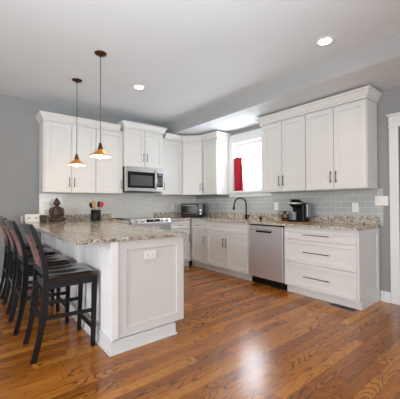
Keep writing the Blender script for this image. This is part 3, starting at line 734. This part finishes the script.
# curtain on its rod
t = thing('cafe_curtain', 'red curtain gathered at the left of the kitchen window', 'curtain')
b = bmesh.new(); n = 40; rows = 10; vs = []
for j in range(rows+1):
    z = 1.435+(2.065-1.435)*j/rows; fl = 1-.0*j/rows
    row = []
    for i in range(n+1):
        u = i/n; y = WY1-.012-u*(.235-.03*j/rows); x = .018+.016*math.sin(u*PI*10+.3*math.sin(j*.6))*(1-.25*j/rows)
        row.append(b.verts.new((x, y, z)))
    vs.append(row)
for j in range(rows):
    for i in range(n): b.faces.new((vs[j][i], vs[j][i+1], vs[j+1][i+1], vs[j+1][i])).smooth = True
c = MB().join(b).build('cloth', REDF, t); so = c.modifiers.new('s', 'SOLIDIFY'); so.thickness = .003
tag(MB().tube([(.020, WY0+.009, 2.05), (.020, WY1-.009, 2.05)], .009, 8).build('curtain_rod', BLACKM), 'thin dark rod across the kitchen window holding the red curtain', 'curtain rod')

# floor register
t = thing('floor_vent', 'dark metal floor register in front of the drawer cabinet', 'vent', (-.592, -3.47, 0))
MB().box(-.042, .042, -.14, .14, 0, .004, .001).build('frame', BRONZE, t)
m = MB()
for i in range(13): m.box(-.032, .032, -.13+i*.021, -.122+i*.021, .004, .006)
m.build('louver', BLACKM, t)

# ------------------------------------------------------------------ bar stools
def spline(pts, n=14):
    P = [Vector(p) for p in pts]; P = [P[0]*2-P[1]]+P+[P[-1]*2-P[-2]]; out = []
    for i in range(1, len(P)-2):
        for k in range(n if i == len(P)-3 else n-1 if False else n):
            t_ = k/n; a, b_, c, d = P[i-1], P[i], P[i+1], P[i+2]
            out.append(.5*((2*b_)+(c-a)*t_+(2*a-5*b_+4*c-d)*t_*t_+(-a+3*b_-3*c+d)*t_**3))
    out.append(P[-2]); return out
def make_stool(label):
    t = thing('bar_stool', label, 'bar stool', (0, 0, 0), 0, 'black slat-back stools along the peninsula')
    # local origin: floor under the seat centre; faces +x; rear post line
    prof = [(-.226, 0), (-.192, .14), (-.166, .29), (-.150, .45), (-.144, .60), (-.158, .76), (-.194, .90), (-.246, 1.035)]
    SYN = .192
    for s in (-1, 1):
        MB().sweep(spline([(x, s*SYN, z) for x, z in prof], 4), .022, [.040]*8+[.050]*8+[.040]*4+[.029]*8+[.025]).build('leg', STOOL, t, 'curved rear leg rising into the back post')
        MB().sweep([(.215, s*(SYN+.003), 0), (.232, s*(SYN-.006), .59)], .032, [.030, .040]).build('leg', STOOL, t)
    # seat with a scooped top
    b = bmesh.new(); nx, ny = 18, 18; top = []; bot = []
    x0, x1, hw = -.135, .247, .218
    for i in range(nx+1):
        rt_, rb = [], []
        for j in range(ny+1):
            u, v = i/nx, j/ny*2-1
            x = x0+(x1-x0)*u; yw = hw*(.93+.07*u); y = yw*v
            if u > .9: y *= 1-(u-.9)*.5
            sc = -.014*math.exp(-((abs(v)-.42)/.3)**2)*math.exp(-((u-.42)/.36)**2)
            edge = -.010*max(0, abs(v)-.9)/.1-.008*max(0, u-.92)/.08
            rt_.append(b.verts.new((x, y, .634+sc+edge))); rb.append(b.verts.new((x, y*.98, .598)))
        top.append(rt_); bot.append(rb)
    for i in range(nx):
        for j in range(ny):
            b.faces.new((top[i][j], top[i+1][j], top[i+1][j+1], top[i][j+1])).smooth = True
            b.faces.new((bot[i][j], bot[i][j+1], bot[i+1][j+1], bot[i+1][j]))
    for i in range(nx):
        b.faces.new((top[i][0], bot[i][0], bot[i+1][0], top[i+1][0])); b.faces.new((top[i][ny], top[i+1][ny], bot[i+1][ny], bot[i][ny]))
    for j in range(ny):
        b.faces.new((top[0][j], top[0][j+1], bot[0][j+1], bot[0][j])); b.faces.new((top[nx][j], bot[nx][j], bot[nx][j+1], top[nx][j+1]))
    MB().join(b).build('seat', STOOLW, t)
    m = MB(); m.box(-.13, .225, -SYN-.01, -SYN+.012, .535, .597); m.box(-.13, .225, SYN-.012, SYN+.01, .535, .597); m.box(.215, .237, -SYN+.012, SYN-.012, .535, .597); m.box(-.15, -.13, -SYN+.012, SYN-.012, .535, .597)
    m.build('apron', STOOL, t)
    # stretchers
    for s in (-1, 1): MB().sweep([(-.165, s*SYN, .315), (.222, s*SYN, .30)], .018, .03).build('stretcher', STOOL, t)
    MB().box(.208, .232, -SYN+.01, SYN-.01, .135, .175, .003).build('footrest', STOOL, t)
    MB().box(-.182, -.166, -SYN+.01, SYN-.01, .30, .335, .003).build('stretcher', STOOL, t)
    # back: curved top rail, low rail, slats
    pts = spline([(-.238, -SYN-.012, 1.0), (-.262, -SYN*.5, 1.004), (-.27, 0, 1.006), (-.262, SYN*.5, 1.004), (-.238, SYN+.012, 1.0)], 5)
    MB().sweep(pts, .082, .022, axis=(-.30, 0, .954)).build('top_rail', STOOLW, t)
    MB().box(-.168, -.146, -SYN+.01, SYN-.01, .645, .685, .003).build('low_rail', STOOL, t)
    for i in range(6):
        y = -.140+i*.056; bow = -.030*(1-(y/SYN)**2)
        MB().sweep(spline([(-.157, y*.96, .68), (-.176+bow*.3, y, .78), (-.203+bow*.65, y, .88), (-.231+bow, y, .975)], 4), .012, .008).build('slat', SLATM, t)
    return t
st0 = make_stool('black slat-back counter stool nearest the camera')
SX_, sy0, dyy = -3.345, -2.366, .648
st0.location = (SX_, sy0, 0)
for i, lb in enumerate(('black slat-back counter stool second from the camera', 'black slat-back counter stool third from the camera', 'black slat-back counter stool farthest back, by the wall')):
    dup(st0, (SX_-.045, sy0-.01+dyy*(i+1), 0), 0, lb)
